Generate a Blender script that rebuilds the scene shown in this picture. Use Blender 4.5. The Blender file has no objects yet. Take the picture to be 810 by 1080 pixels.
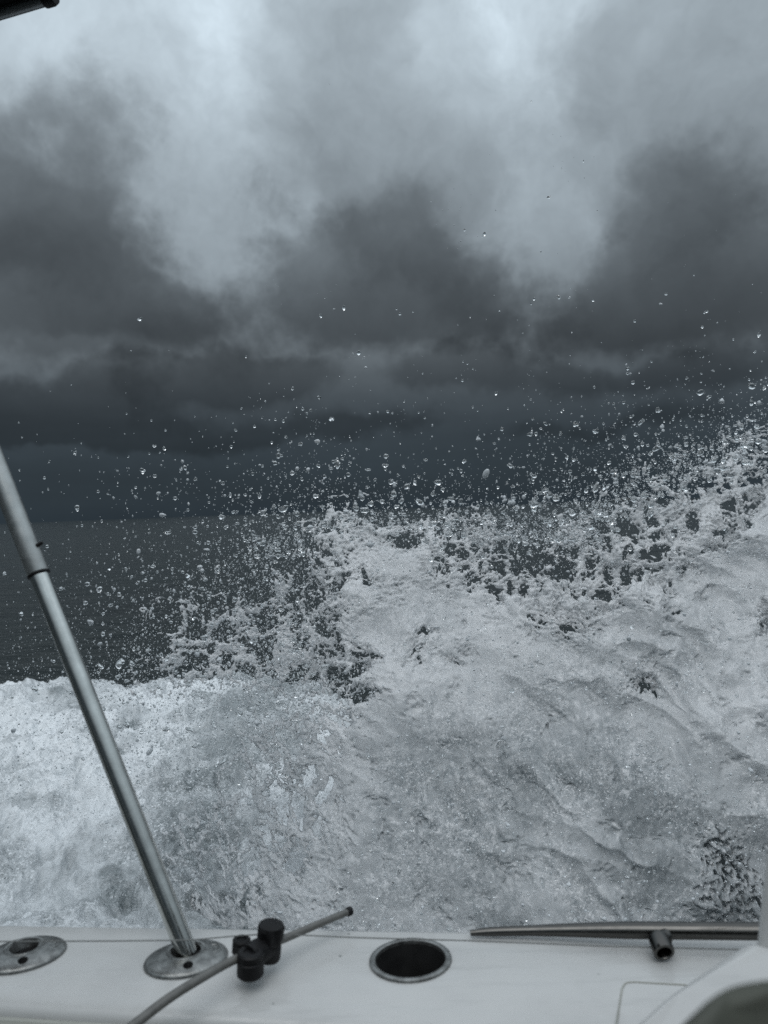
import bpy, bmesh, math
import numpy as np
from mathutils import Vector, Matrix

S = bpy.context.scene
COL = S.collection
R = math.radians
RNG = np.random.default_rng(11)

# ------------------------------------------------------------------ camera
CAM = Vector((0.0, 0.0, 1.55))
ROLL, PITCH = R(2.15), R(-0.2)
FWD = Vector((0, math.cos(PITCH), math.sin(PITCH)))
R0 = Vector((1, 0, 0)); U0 = R0.cross(FWD)
RT = (math.cos(ROLL)*R0 - math.sin(ROLL)*U0).normalized()
UP = (math.sin(ROLL)*R0 + math.cos(ROLL)*U0).normalized()
FPX = 811.0
cd = bpy.data.cameras.new('camera'); cam = bpy.data.objects.new('camera', cd); COL.objects.link(cam)
m = Matrix((RT, UP, -FWD)).transposed().to_4x4(); m.translation = CAM
cam.matrix_world = m
cd.sensor_fit = 'VERTICAL'; cd.sensor_height = 36.0; cd.lens = FPX/1080*36
cd.clip_start = 0.02; cd.clip_end = 60000
cd.dof.use_dof = True; cd.dof.focus_distance = 2.6; cd.dof.aperture_fstop = 5.0
S.camera = cam

def ray(px, py):
    return (RT*((px-405)/FPX) - UP*((py-540)/FPX) + FWD)
def atz(px, py, z):                 # point of the horizontal plane z seen at a pixel
    d = ray(px, py); return CAM + d*((z-CAM.z)/d.z)
def atd(px, py, dist):              # point at a forward distance
    return CAM + ray(px, py)*dist

# ------------------------------------------------------------------ node mini language
class E:
    nt = None
    def __init__(s, k): s.k = k
    @staticmethod
    def op(o, *a):
        n = E.nt.nodes.new('ShaderNodeMath'); n.operation = o
        for i, v in enumerate(a):
            if isinstance(v, E): E.nt.links.new(v.k, n.inputs[i])
            else: n.inputs[i].default_value = v
        return E(n.outputs[0])
    def __add__(s, o): return E.op('ADD', s, o)
    def __radd__(s, o): return E.op('ADD', o, s)
    def __sub__(s, o): return E.op('SUBTRACT', s, o)
    def __rsub__(s, o): return E.op('SUBTRACT', o, s)
    def __mul__(s, o): return E.op('MULTIPLY', s, o)
    def __rmul__(s, o): return E.op('MULTIPLY', o, s)
    def __truediv__(s, o): return E.op('DIVIDE', s, o)
def link(a, b): E.nt.links.new(a.k if isinstance(a, E) else a, b)
def node(t, **kw):
    n = E.nt.nodes.new(t)
    for k, v in kw.items():
        if k.startswith('i_'):
            k = k[2:].replace('_', ' ')
            if isinstance(v, E): link(v, n.inputs[k])
            else: n.inputs[k].default_value = v
        else: setattr(n, k, v)
    return n
def smooth(v, a, b, lo=0.0, hi=1.0):
    n = node('ShaderNodeMapRange', interpolation_type='SMOOTHSTEP')
    link(v, n.inputs['Value'])
    for k, x in (('From Min', a), ('From Max', b), ('To Min', lo), ('To Max', hi)): n.inputs[k].default_value = x
    return E(n.outputs[0])
def noise(vec, scale, detail=6, rough=0.55, dist=0.0, out='Fac'):
    n = node('ShaderNodeTexNoise'); link(vec, n.inputs['Vector'])
    n.inputs['Scale'].default_value = scale; n.inputs['Detail'].default_value = detail
    n.inputs['Roughness'].default_value = rough; n.inputs['Distortion'].default_value = dist
    return E(n.outputs[out])
def vmath(o, a, b=None):
    n = node('ShaderNodeVectorMath', operation=o); link(a, n.inputs[0])
    if b is not None:
        if isinstance(b, E): link(b, n.inputs[1])
        else: n.inputs[1].default_value = b
    return E(n.outputs[0])

# ------------------------------------------------------------------ world: heavy overcast sky
SUN_EL, SUN_AZ = R(60), R(-172)      # azimuth from +Y towards +X
W = bpy.data.worlds.new('World'); S.world = W; W.use_nodes = True
E.nt = W.node_tree; E.nt.nodes.clear()
out = node('ShaderNodeOutputWorld')
sky = node('ShaderNodeTexSky', sky_type='NISHITA', sun_disc=False, sun_elevation=SUN_EL, sun_rotation=SUN_AZ)
bg_sky = node('ShaderNodeBackground'); link(sky.outputs[0], bg_sky.inputs[0]); bg_sky.inputs[1].default_value = 0.08
gen = E(node('ShaderNodeTexCoord').outputs['Generated'])
# cloud field: directions warped by noise, then broad cloud masses in azimuth / elevation
w1 = vmath('SUBTRACT', noise(gen, 2.6, 2, 0.55, 0, 'Color'), (0.5, 0.5, 0.5))
w2 = vmath('SUBTRACT', noise(gen, 9.0, 4, 0.6, 0, 'Color'), (0.5, 0.5, 0.5))
wd = vmath('ADD', gen, vmath('MULTIPLY', w1, (0.085, 0.085, 0.075)))
wd = vmath('ADD', wd, vmath('MULTIPLY', w2, (0.075, 0.075, 0.07)))
sx = node('ShaderNodeSeparateXYZ'); link(wd, sx.inputs[0])
A = E.op('ARCTAN2', E(sx.outputs[0]), E(sx.outputs[1])); EL = E.op('ARCSINE', E(sx.outputs[2]))
s0 = node('ShaderNodeSeparateXYZ'); link(gen, s0.inputs[0])
EL0 = E.op('ARCSINE', E(s0.outputs[2]))
ELm = EL0*0.6 + EL*0.4
cr = node('ShaderNodeFloatCurve')
SKY_ROWS = [(-6, .030), (0, .031), (2.8, .036), (5, .046), (7.8, .066), (10, .110), (13, .185), (16.5, .275), (22, .385), (28, .51), (34, .63), (50, .94), (90, 1.1)]
lmin, lmax = math.log(.02), math.log(1.0)
cv = cr.mapping.curves[0]
for i, (e, l) in enumerate(SKY_ROWS):
    p = ((e+10)/100, (math.log(l)-lmin)/(lmax-lmin))
    if i == 0: cv.points[0].location = p
    elif i == 1: cv.points[1].location = p
    else: cv.points.new(*p)
cr.mapping.update()
link((ELm*(180/math.pi)+10)*0.01, cr.inputs['Value'])
logL = E(cr.outputs[0])*(lmax-lmin) + lmin
def puffs(vec, sc, det):
    n_ = node('ShaderNodeTexVoronoi', feature='F1'); n_.inputs['Scale'].default_value = sc; n_.inputs['Detail'].default_value = det
    n_.inputs['Roughness'].default_value = .58; n_.inputs['Lacunarity'].default_value = 2.2; n_.normalize = True
    link(vec, n_.inputs['Vector']); return E(n_.outputs['Distance'])
wpuff = vmath('ADD', gen, vmath('MULTIPLY', w2, (.05, .05, .05)))
pf = puffs(wpuff, 8.0, 3.0)
n_edge = (noise(gen, 6.0, 7, 0.6, 0.0)-.5)*.9 + (.42-E.op('MAXIMUM', pf, .24))*.95 + .5
def blob(px, py, rx, ry, wgt, soft=0.22, tex=0.62):
    global logL
    d = ray(px, py).normalized()
    a0, e0 = math.atan2(d.x, d.y), math.asin(d.z)
    da = (A-a0)*(1/(rx/FPX)); de = (EL-e0)*(1/(ry/FPX))
    g = E.op('EXPONENT', (da*da + de*de)*-0.7)
    if soft is not None: g = smooth(g + (n_edge-0.5)*tex, 0.45-soft, 0.45+soft)
    logL = logL + g*wgt
def layer(blobs, wgt, soft, tex, lvl=0.5):
    global logL
    G = None
    for px, py, rx, ry, k in blobs:
        d = ray(px, py).normalized(); a0, e0 = math.atan2(d.x, d.y), math.asin(d.z)
        da = (A-a0)*(FPX/rx); de = (EL-e0)*(FPX/ry)
        g = E.op('EXPONENT', (da*da + de*de)*-0.7)*k
        G = g if G is None else G + g
    logL = logL + smooth(G + (n_edge-0.5)*tex, lvl-soft, lvl+soft)*wgt
# three layers of cloud: a soft high veil, the big dark masses, the low ragged row
layer([(400, 95, 80, 70, .8), (430, 190, 85, 75, 1), (350, 30, 60, 60, .6), (745, 60, 95, 80, .9), (750, 160, 85, 75, .9), (20, 190, 120, 70, .9), (560, 330, 70, 40, .5), (230, 350, 70, 40, .5)], -.40, .25, 1.2)
layer([(15, 235, 100, 85, 1), (45, 318, 100, 38, .8), (160, 328, 55, 22, .8), (340, 292, 56, 52, .9), (425, 268, 58, 58, .7), (475, 315, 56, 40, .85), (675, 322, 84, 44, 1), (765, 275, 60, 60, .8), (735, 205, 45, 50, .45)], -.66, .28, 1.35, .58)
layer([(55, 275, 80, 50, 1), (400, 315, 110, 36, 1), (665, 335, 75, 30, 1), (780, 290, 60, 50, .7), (150, 335, 50, 16, .7)], -.34, .42, .7, .55)
layer([(265, 388, 76, 24, 1), (150, 395, 60, 18, .6), (480, 386, 60, 24, .9), (600, 398, 50, 14, .5), (730, 395, 80, 24, .9), (20, 425, 100, 28, .8), (360, 442, 140, 14, .6), (640, 452, 130, 12, .6), (110, 458, 110, 12, .6)], -.52, .20, 1.1, .56)
# bright rifts
blob(215, 215, 90, 80, 0.10, .3)
blob(560, 215, 55, 90, 0.04, .3)
blob(655, 215, 30, 44, 0.22, .42, .9)
blob(490, 70, 50, 60, 0.24, .35)
blob(70, 368, 90, 18, 0.24, .2)
blob(275, 75, 60, 40, 0.20, .35)
tex = (noise(wd, 5.0, 6, 0.6)-0.5)*smooth(EL0, R(3), R(20), 0.30, 0.48) + (.42-E.op('MAXIMUM', pf, .22))*smooth(EL0, R(4), R(16), .06, .34)
tex2 = (noise(wd, 24.0, 3, 0.6)-0.5)*smooth(EL0, R(6), R(22), 0.12, 0.36)
sc_ = vmath('MULTIPLY', gen, (1.0, 1.0, 9.0))
band = (noise(sc_, 3.0, 3, 0.5)-0.5)*smooth(EL0, R(5), R(16), 0.42, 0.0)
logL = logL + tex + tex2 + band
Lum = E.op('EXPONENT', logL)
hz = smooth(EL0, R(-1), R(12))
ccol = node('ShaderNodeCombineXYZ')
zn = smooth(EL0, R(34), R(58))
link(Lum*(hz*0.185+zn*0.06+0.665), ccol.inputs[0]); link(Lum*1.0, ccol.inputs[1]); link(Lum*(hz*-0.21+zn*-0.02+1.32), ccol.inputs[2])
bg_c = node('ShaderNodeBackground'); link(ccol.outputs[0], bg_c.inputs[0]); bg_c.inputs[1].default_value = 1.0
mx = node('ShaderNodeMixShader'); mx.inputs[0].default_value = 0.985
link(bg_sky.outputs[0], mx.inputs[1]); link(bg_c.outputs[0], mx.inputs[2]); link(mx.outputs[0], out.inputs[0])
W.cycles.sampling_method = 'MANUAL'; W.cycles.sample_map_resolution = 512

# ------------------------------------------------------------------ sun behind the cloud
sl = bpy.data.lights.new('sun', 'SUN'); sl.energy = 0.8; sl.angle = R(40); sl.color = (1.0, 0.992, 0.98)
so = bpy.data.objects.new('sun', sl); COL.objects.link(so)
sdir = Vector((math.sin(SUN_AZ)*math.cos(SUN_EL), math.cos(SUN_AZ)*math.cos(SUN_EL), math.sin(SUN_EL)))
so.rotation_euler = sdir.to_track_quat('Z', 'Y').to_euler(); so.location = sdir*50

S.view_settings.view_transform = 'Standard'; S.view_settings.look = 'None'
S.view_settings.exposure = 0.0; S.view_settings.gamma = 1.0
S.render.engine = 'CYCLES'
S.cycles.use_denoising = False
S.cycles.max_bounces = 8; S.cycles.transmission_bounces = 5; S.cycles.diffuse_bounces = 3; S.cycles.glossy_bounces = 4
S.cycles.sample_clamp_indirect = 6.0; S.cycles.caustics_reflective = False; S.cycles.caustics_refractive = True

# ------------------------------------------------------------------ materials
def mat(name):
    mt = bpy.data.materials.new(name); mt.use_nodes = True
    E.nt = mt.node_tree
    return mt, E.nt.nodes['Principled BSDF']
def objco(): return E(node('ShaderNodeTexCoord').outputs['Object'])
def bump(h, strength, dist, bs):
    b = node('ShaderNodeBump'); b.inputs['Strength'].default_value = strength; b.inputs['Distance'].default_value = dist
    link(h, b.inputs['Height']); link(b.outputs[0], bs.inputs['Normal']); return b
def ramp(v, stops):
    r = node('ShaderNodeValToRGB'); link(v, r.inputs[0])
    el = r.color_ramp.elements
    while len(el) < len(stops): el.new(0.5)
    for e, (p, c) in zip(el, stops): e.position = p; e.color = (*c, 1)
    return r.outputs[0]

def simple(name, col, rough, metal=0.0, var=0.12, nscale=14, bmp=0.0, bscale=300, spec=0.5, rvar=0.1):
    mt, b = mat(name); c = objco()
    n = noise(c, nscale, 8, 0.65)
    lo = tuple(x*(1-var) for x in col); hi = tuple(min(1, x*(1+var)) for x in col)
    link(ramp(n, [(0.3, lo), (0.7, hi)]), b.inputs['Base Color'])
    link(smooth(noise(c, nscale*2.3, 6, 0.6), 0.3, 0.7, max(0.02, rough-rvar), rough+rvar), b.inputs['Roughness'])
    b.inputs['Metallic'].default_value = metal; b.inputs['Specular IOR Level'].default_value = spec
    if bmp: bump(noise(c, bscale, 4, 0.6), bmp, 0.001, b)
    return mt

def gelcoat():
    mt, b = mat('gelcoat'); c = objco()
    big = noise(c, 5, 7, 0.65); fine = noise(c, 60, 5, 0.6)
    base = ramp(big, [(0.25, (.395, .40, .395)), (0.55, (.45, .455, .447)), (0.8, (.475, .48, .47))])
    # grime: small dark specks and faint smears
    sp = node('ShaderNodeTexVoronoi'); sp.inputs['Scale'].default_value = 26; link(c, sp.inputs['Vector'])
    spk = smooth(E(sp.outputs['Distance']) + (noise(c, 130, 3, .5)-.5)*0.10, 0.03, 0.085, 1, 0)*smooth(noise(c, 9, 2, .5), .52, .60)
    st = vmath('MULTIPLY', c, (3.0, 30.0, 30.0))
    smear = smooth(noise(st, 1.6, 7, .7), .52, .78, 0, .22)
    f = E.op('MAXIMUM', spk*0.9, smear)
    mxn = node('ShaderNodeMix', data_type='RGBA'); link(f, mxn.inputs[0]); link(base, mxn.inputs[6]); mxn.inputs[7].default_value = (.13, .14, .135, 1)
    link(mxn.outputs[2], b.inputs['Base Color'])
    link(smooth(fine*.4 + noise(c, 7, 5, .6)*.6, .38, .62, .14, .44), b.inputs['Roughness'])
    bump(noise(c, 420, 3, .6), .10, .0006, b)
    return mt
M = {}
M['gel'] = gelcoat()
M['liner'] = simple('liner_gelcoat', (.30, .305, .275), .5, var=.12, bmp=.1)
M['steel'] = simple('worn_steel', (.20, .205, .20), .33, metal=.8, var=.5, nscale=70, bmp=.35, bscale=500)
M['alu'] = simple('dull_aluminium', (.52, .53, .51), .12, metal=1.0, var=.18, nscale=30, bmp=.08, bscale=500, rvar=.08)
M['alu2'] = simple('grey_aluminium', (.42, .43, .42), .30, metal=.85, var=.2, nscale=26, bmp=.12, bscale=600)
M['rail'] = simple('wet_stainless', (.085, .084, .08), .18, metal=1.0, var=.1, nscale=24)
M['rubber'] = simple('black_rubber', (.005, .005, .0055), .55, var=.3, spec=.25, bmp=.5, bscale=500)
M['hole'] = simple('dark_plastic', (.012, .012, .012), .6, var=.2)
M['rod'] = simple('grey_fibreglass', (.105, .105, .098), .42, var=.25, nscale=60, bmp=.25, bscale=350)
M['cord'] = simple('grey_cord', (.14, .145, .14), .6, var=.2, nscale=300)
M['riser_shade'] = simple('olive_shade', (.045, .048, .036), .55, var=.2, nscale=8)  # dark tone painted for the shade on the riser's inside face
M['roof'] = simple('dark_aluminium', (.055, .06, .062), .4, metal=.3, var=.25, nscale=30)
M['roof_edge'] = simple('grey_trim', (.15, .16, .165), .35, metal=.5, var=.2, nscale=30)
M['isle'] = simple('dark_rock', (.012, .014, .014), .9, var=.4, nscale=.02)

def foam_mat(name, lo, hi, gscale, gstr, vertical):
    mt, b = mat(name); c = objco()
    at = node('ShaderNodeAttribute', attribute_name='aer')
    aer = E(at.outputs['Fac'])
    g1 = noise(c, gscale, 4, .62); g2 = noise(c, gscale*0.28, 5, .6)
    fizz = node('ShaderNodeTexVoronoi'); fizz.inputs['Scale'].default_value = gscale*0.75; link(c, fizz.inputs['Vector'])
    wv = vmath('ADD', c, vmath('MULTIPLY', noise(c, gscale*.5, 2, .5, 0, 'Color'), (.012, .012, .012)))
    def cells(k):
        n_ = node('ShaderNodeTexVoronoi'); n_.inputs['Scale'].default_value = gscale*k; link(wv, n_.inputs['Vector'])
        q_ = node('ShaderNodeSeparateColor'); link(n_.outputs['Color'], q_.inputs[0]); return E(q_.outputs[0])
    ca_, cb_ = cells(.85), cells(.42)
    patch = smooth(noise(c, gscale*.022, 4, .55), .40, .62, .12, 1.0)
    grain_glints = (smooth(ca_, .82, .95) * .62 - smooth(ca_, .14, .02)*.22 + (cb_-.5)*.22)*patch  # bright cells are sparkle glints put into the albedo, amid random grain
    v = aer*0.70 + ((g2-.5)*.45 + (g1-.5)*.30)*(patch*.7+.3) + .13 + grain_glints
    base = ramp(v, [(0.08, lo), (0.40, tuple((a*.55+h*.45) for a, h in zip(lo, hi))), (0.85, hi)])
    link(base, b.inputs['Base Color'])
    b.inputs['IOR'].default_value = 1.33; b.inputs['Specular IOR Level'].default_value = .6
    link(smooth(g2, .3, .7, .10, .34), b.inputs['Roughness'])
    h = g1*0.6 + g2*1.0 + E(fizz.outputs['Distance'])*0.5
    bm_ = bump(h, gstr, .006, b)
    cb2 = node('ShaderNodeBump'); cb2.inputs['Strength'].default_value = 1.0; cb2.inputs['Distance'].default_value = .012
    link(h, cb2.inputs['Height']); link(cb2.outputs[0], b.inputs['Coat Normal'])
    b.inputs['Coat Weight'].default_value = .9; b.inputs['Coat Roughness'].default_value = .04; b.inputs['Coat IOR'].default_value = 1.45
    tr = node('ShaderNodeBsdfTranslucent'); link(base, tr.inputs[0]); link(bm_.outputs[0], tr.inputs['Normal'])
    m1 = node('ShaderNodeMixShader'); m1.inputs[0].default_value = .45 if vertical else .08
    link(b.outputs[0], m1.inputs[1]); link(tr.outputs[0], m1.inputs[2])
    last = m1.outputs[0]
    if vertical:                      # thin lace and rims are clear water, not froth
        gl = node('ShaderNodeBsdfGlass'); gl.inputs['IOR'].default_value = 1.33; gl.inputs['Roughness'].default_value = .03
        link(bm_.outputs[0], gl.inputs['Normal'])
        m2 = node('ShaderNodeMixShader'); link(smooth(aer + (g2-.5)*.7, .05, .36, .25, 0.0), m2.inputs[0])
        link(last, m2.inputs[1]); link(gl.outputs[0], m2.inputs[2]); last = m2.outputs[0]
    link(last, E.nt.nodes['Material Output'].inputs[0])
    return mt
M['splash'] = foam_mat('aerated_splash', (.34, .375, .39), (.96, .965, .97), 230, .13, True)
M['foam'] = foam_mat('wake_foam', (.11, .135, .14), (.74, .77, .785), 150, .7, False)

mt, b = mat('clear_water_drop'); b.inputs['Base Color'].default_value = (.96, .98, .98, 1)
b.inputs['Transmission Weight'].default_value = 1; b.inputs['IOR'].default_value = 1.33; b.inputs['Roughness'].default_value = .0
c = objco(); bump(noise(c, 90, 2, .5), .25, .004, b)
M['drop'] = mt
mt, b = mat('white_spray'); b.inputs['Base Color'].default_value = (.62, .66, .68, 1)
b.inputs['Roughness'].default_value = .12; b.inputs['IOR'].default_value = 1.33; b.inputs['Transmission Weight'].default_value = .25
c = objco(); link(ramp(noise(c, 40, 4), [(.3, (.5, .54, .56)), (.7, (.8, .83, .85))]), b.inputs['Base Color'])
M['mist'] = mt

mt, b = mat('dark_sea'); c = objco()
b.inputs['Base Color'].default_value = (.007, .012, .012, 1)
b.inputs['IOR'].default_value = 1.33
far = node('ShaderNodeCameraData') if False else None
st = vmath('MULTIPLY', c, (0.7, 1.6, 1.0))
h = noise(st, 1.1, 6, .6)*1.0 + noise(st, 7.0, 5, .6)*.22 + noise(st, 30, 4, .6)*.05
bump(h, 1.0, .20, b); b.inputs['Roughness'].default_value = .14
link(ramp(noise(c, .35, 5, .6), [(.35, (.006, .010, .010)), (.7, (.010, .016, .015))]), b.inputs['Base Color'])
M['sea'] = mt

# ------------------------------------------------------------------ object helpers
def tag(o, label=None, cat=None, group=None, kind=None):
    if label: o['label'] = label
    if cat: o['category'] = cat
    if group: o['group'] = group
    if kind: o['kind'] = kind
    return o
def empty(name, loc=(0, 0, 0)):
    o = bpy.data.objects.new(name, None); COL.objects.link(o); o.location = loc; o.empty_display_size = .1
    return o
def link_mesh(name, me, mt, parent=None, smooth_=True):
    o = bpy.data.objects.new(name, me); COL.objects.link(o)
    for x in (mt if isinstance(mt, (list, tuple)) else [mt]): me.materials.append(x)
    if smooth_: me.polygons.foreach_set('use_smooth', np.ones(len(me.polygons), dtype=bool))
    if parent:
        o.parent = parent
        bpy.context.view_layer.update()
        o.matrix_parent_inverse = parent.matrix_world.inverted()
    return o
def obj(name, bm, mt, parent=None, smooth_=True, auto=35):
    bmesh.ops.recalc_face_normals(bm, faces=bm.faces)
    if smooth_ and auto:
        for e in bm.edges:
            if len(e.link_faces) == 2 and e.calc_face_angle(0) > R(auto): e.smooth = False
    me = bpy.data.meshes.new(name); bm.to_mesh(me); bm.free()
    return link_mesh(name, me, mt, parent, smooth_)
def np_mesh(name, co, faces, counts=None):
    """co (n,3); faces (m,k) of one size."""
    me = bpy.data.meshes.new(name); k = faces.shape[1]
    me.vertices.add(len(co)); me.vertices.foreach_set('co', co.astype(np.float32).ravel())
    me.loops.add(faces.size); me.loops.foreach_set('vertex_index', faces.astype(np.int32).ravel())
    me.polygons.add(len(faces)); me.polygons.foreach_set('loop_start', np.arange(len(faces), dtype=np.int32)*k)
    me.update(calc_edges=True)
    return me
def frame(d):
    d = d.normalized(); u = d.orthogonal().normalized(); return u, d.cross(u).normalized(), d
def tube(bm, pts, rads, seg=20, caps=True):
    pts = [Vector(p) for p in pts]
    if not hasattr(rads, '__len__'): rads = [rads]*len(pts)
    rings = []; u = None
    for i, p in enumerate(pts):
        d = (pts[min(i+1, len(pts)-1)] - pts[max(i-1, 0)]).normalized()
        if u is None: u = d.orthogonal().normalized()
        u = (u - d*u.dot(d)).normalized(); v = d.cross(u)
        rings.append([bm.verts.new(p + (u*math.cos(t) + v*math.sin(t))*rads[i]) for t in (2*math.pi*k/seg for k in range(seg))])
    for a, b_ in zip(rings, rings[1:]):
        for k in range(seg): bm.faces.new((a[k], a[(k+1) % seg], b_[(k+1) % seg], b_[k]))
    if caps: bm.faces.new(rings[0][::-1]); bm.faces.new(rings[-1])
    return rings
def lathe(bm, prof, mtx, seg=40, sx=1.0, sy=1.0, close=False):
    """prof (r, z) pairs turned round local z, then moved by mtx."""
    rings = []
    for r, z in prof:
        rings.append([bm.verts.new(mtx @ Vector((r*sx*math.cos(t), r*sy*math.sin(t), z))) for t in (2*math.pi*k/seg for k in range(seg))])
    pr = list(zip(rings, rings[1:])) + ([(rings[-1], rings[0])] if close else [])
    for a, b_ in pr:
        for k in range(seg): bm.faces.new((a[k], a[(k+1) % seg], b_[(k+1) % seg], b_[k]))
    return rings
def catmull(pts, n=10):
    pts = [Vector(p) for p in pts]; P = [pts[0]*2-pts[1]] + pts + [pts[-1]*2-pts[-2]]; o = []
    for i in range(1, len(P)-2):
        for k in range(n):
            t = k/n; a, b_, c_, d = P[i-1], P[i], P[i+1], P[i+2]
            o.append(.5*((2*b_) + (c_-a)*t + (2*a-5*b_+4*c_-d)*t*t + (3*b_-a-3*c_+d)*t**3))
    o.append(pts[-1]); return o

# ------------------------------------------------------------------ array noise
def _h(ix, iy, iz, s):
    h = (ix.astype(np.int64)*374761393 + iy.astype(np.int64)*668265263 + iz.astype(np.int64)*2147483647 + s*1274126177) & 0xFFFFFFFF
    h = ((h ^ (h >> 13))*1274126177) & 0xFFFFFFFF
    h = ((h ^ (h >> 16))*2246822519) & 0xFFFFFFFF
    return (h ^ (h >> 15)) & 0xFFFFFFFF
def perlin(x, y, s=0):
    ix, iy = np.floor(x), np.floor(y); fx, fy = x-ix, y-iy; z = np.zeros_like(ix)
    u, v = fx*fx*fx*(fx*(fx*6-15)+10), fy*fy*fy*(fy*(fy*6-15)+10)
    def g(a, b_, dx, dy):
        t = _h(a, b_, z, s)*(2*np.pi/4294967296.0); return np.cos(t)*dx + np.sin(t)*dy
    n = (g(ix, iy, fx, fy)*(1-u) + g(ix+1, iy, fx-1, fy)*u)*(1-v) + (g(ix, iy+1, fx, fy-1)*(1-u) + g(ix+1, iy+1, fx-1, fy-1)*u)*v
    return n*1.41
def fbm(x, y, o=5, s=0, r=.5):
    t = 0; a = 1; k = 0
    for i in range(o):
        t = t + a*perlin(x, y, s+i*17); k += a; a *= r; x = x*2.03+11.3; y = y*2.03-7.1
    return t/k
def ridged(x, y, o=4, s=0):
    t = 0; a = 1; k = 0
    for i in range(o):
        t = t + a*(1-2*np.abs(perlin(x, y, s+i*13))); k += a; a *= .5; x = x*2.1+3.7; y = y*2.1+9.2
    return t/k
def worley(x, y, s=0):
    ix, iy = np.floor(x), np.floor(y); f1 = np.full(x.shape, 9.); f2 = f1.copy(); z = np.zeros_like(ix)
    for a in (-1, 0, 1):
        for b_ in (-1, 0, 1):
            px = ix+a+_h(ix+a, iy+b_, z, s)/4294967296.0; py = iy+b_+_h(ix+a, iy+b_, z, s+5)/4294967296.0
            d = np.hypot(px-x, py-y); f2 = np.minimum(f2, np.maximum(f1, d)); f1 = np.minimum(f1, d)
    return f1, f2
def sst(x, a, b_):
    t = np.clip((x-a)/(b_-a), 0, 1); return t*t*(3-2*t)
def interp(x, pts): return np.interp(x, [p[0] for p in pts], [p[1] for p in pts])

# ================================================================== SETTING: sea, islets
n = 260
xs = np.sinh(np.linspace(-1, 1, n)*9.6)/np.sinh(9.6)*30000
ys = np.sinh(np.linspace(-1, 1, n)*9.6)/np.sinh(9.6)*30000
X, Y = np.meshgrid(xs, ys, indexing='ij'); dist = np.hypot(X, Y)
fall = np.clip(1-dist/160, 0, 1)
Z = (fbm(X*.22, Y*.34, 4, 3)*.16 + fbm(X*.9, Y*1.3, 3, 9)*.05*(dist < 14))*fall - .02
I = np.arange(n*n).reshape(n, n)
F = np.stack([I[:-1, :-1], I[1:, :-1], I[1:, 1:], I[:-1, 1:]], -1).reshape(-1, 4)
sea = link_mesh('sea', np_mesh('sea', np.stack([X, Y, Z], -1).reshape(-1, 3), F), M['sea']); tag(sea, kind='structure')

def islet(px0, px1, hgt, dist):
    a, b_ = atz(px0, 540, 0), None
    d0, d1 = ray(px0, 540), ray(px1, 540)
    x0, x1 = d0.x/d0.y*dist, d1.x/d1.y*dist
    g = np.linspace(-1, 1, 40); U, V = np.meshgrid(g, np.linspace(-1, 1, 14), indexing='ij')
    r = np.clip(1-np.abs(U)**3, 0, 1)*np.clip(1-V*V, 0, 1)
    z = hgt*np.sqrt(r)*(.75+.5*fbm(U*3+px0, V*2, 3, 5)) - 2
    co = np.stack([(x0+x1)/2 + U*(x1-x0)/2, dist + V*120, z], -1).reshape(-1, 3)
    I = np.arange(40*14).reshape(40, 14); F = np.stack([I[:-1, :-1], I[1:, :-1], I[1:, 1:], I[:-1, 1:]], -1).reshape(-1, 4)
    o = link_mesh('islet', np_mesh('islet', co, F), M['isle']); tag(o, kind='structure'); return o
islet(651, 681, 17, 3000); islet(766, 850, 15, 2800)

# ================================================================== THE BOAT
ZG = .93
boat = empty('fishing_boat', (0, .9, .4))
tag(boat, 'white fibreglass boat gunwale with steel rod holders and grab rail beside the splashing sea', 'boat')
# outer and inner edge of the side deck, as straight lines on the plane z = ZG
oa, ob = atz(0, 974, ZG), atz(810, 985, ZG)
ia, ib = atz(0, 1058, ZG), atz(270, 1075, ZG)
def line_at(a, b_, x):
    t = (x-a.x)/(b_.x-a.x); return a + (b_-a)*t
def deck(x, w, dz=0.0):             # w = 0 outer edge, 1 inner edge
    o, i = line_at(oa, ob, x), line_at(ia, ib, x)
    return o + (i-o)*w + Vector((0, 0, dz))
stations = np.linspace(-3.0, 3.0, 61)
def strip(name, prof, mt, thick_end=True, auto=50):
    bm = bmesh.new(); rows = []
    for x in stations: rows.append([bm.verts.new(deck(x, w, dz)) for w, dz in prof])
    k = len(prof)
    for a, b_ in zip(rows, rows[1:]):
        for j in range(k): bm.faces.new((a[j], a[(j+1) % k], b_[(j+1) % k], b_[j]))
    bm.faces.new(rows[0]); bm.faces.new(rows[-1][::-1])
    return obj(name, bm, mt, boat, auto=auto)
arc = lambda cx, cz, r, a0, a1, n_: [(cx+r*math.cos(R(a)), cz+r*math.sin(R(a))*.205) for a in np.linspace(a0, a1, n_)]
top = [(-.01, -.035), (-.012, -.02), (-.004, -.008), (.02, -.0018), (.05, 0), (.16, .0006), (.165, .0022), (.40, .0030), (.77, .0022), (.79, .0006), (.82, .0), (.92, -.003), (.965, -.008), (.985, -.016), (.985, -.036)]
gun = strip('gunwale', top + [(.5, -.06), (.02, -.06)], M['gel'])
hull = strip('hull', [(.0, -.0605), (.04, -.0605), (.30, -1.15), (.26, -1.15)], M['gel'])
rub = strip('rub_rail', [(-.03, -.042), (-.055, -.048), (-.06, -.062), (-.05, -.076), (-.002, -.08), (-.002, -.042)], M['rubber'])
coam = strip('coaming', [(.989, -.020), (1.0, -.0175), (1.03, -.018), (1.045, -.024), (1.06, -.026), (1.30, -.030), (1.36, -.045), (1.40, -.09), (1.40, -.75), (1.2, -.75), (1.2, -.075), (.989, -.062)], M['liner'])

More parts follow.
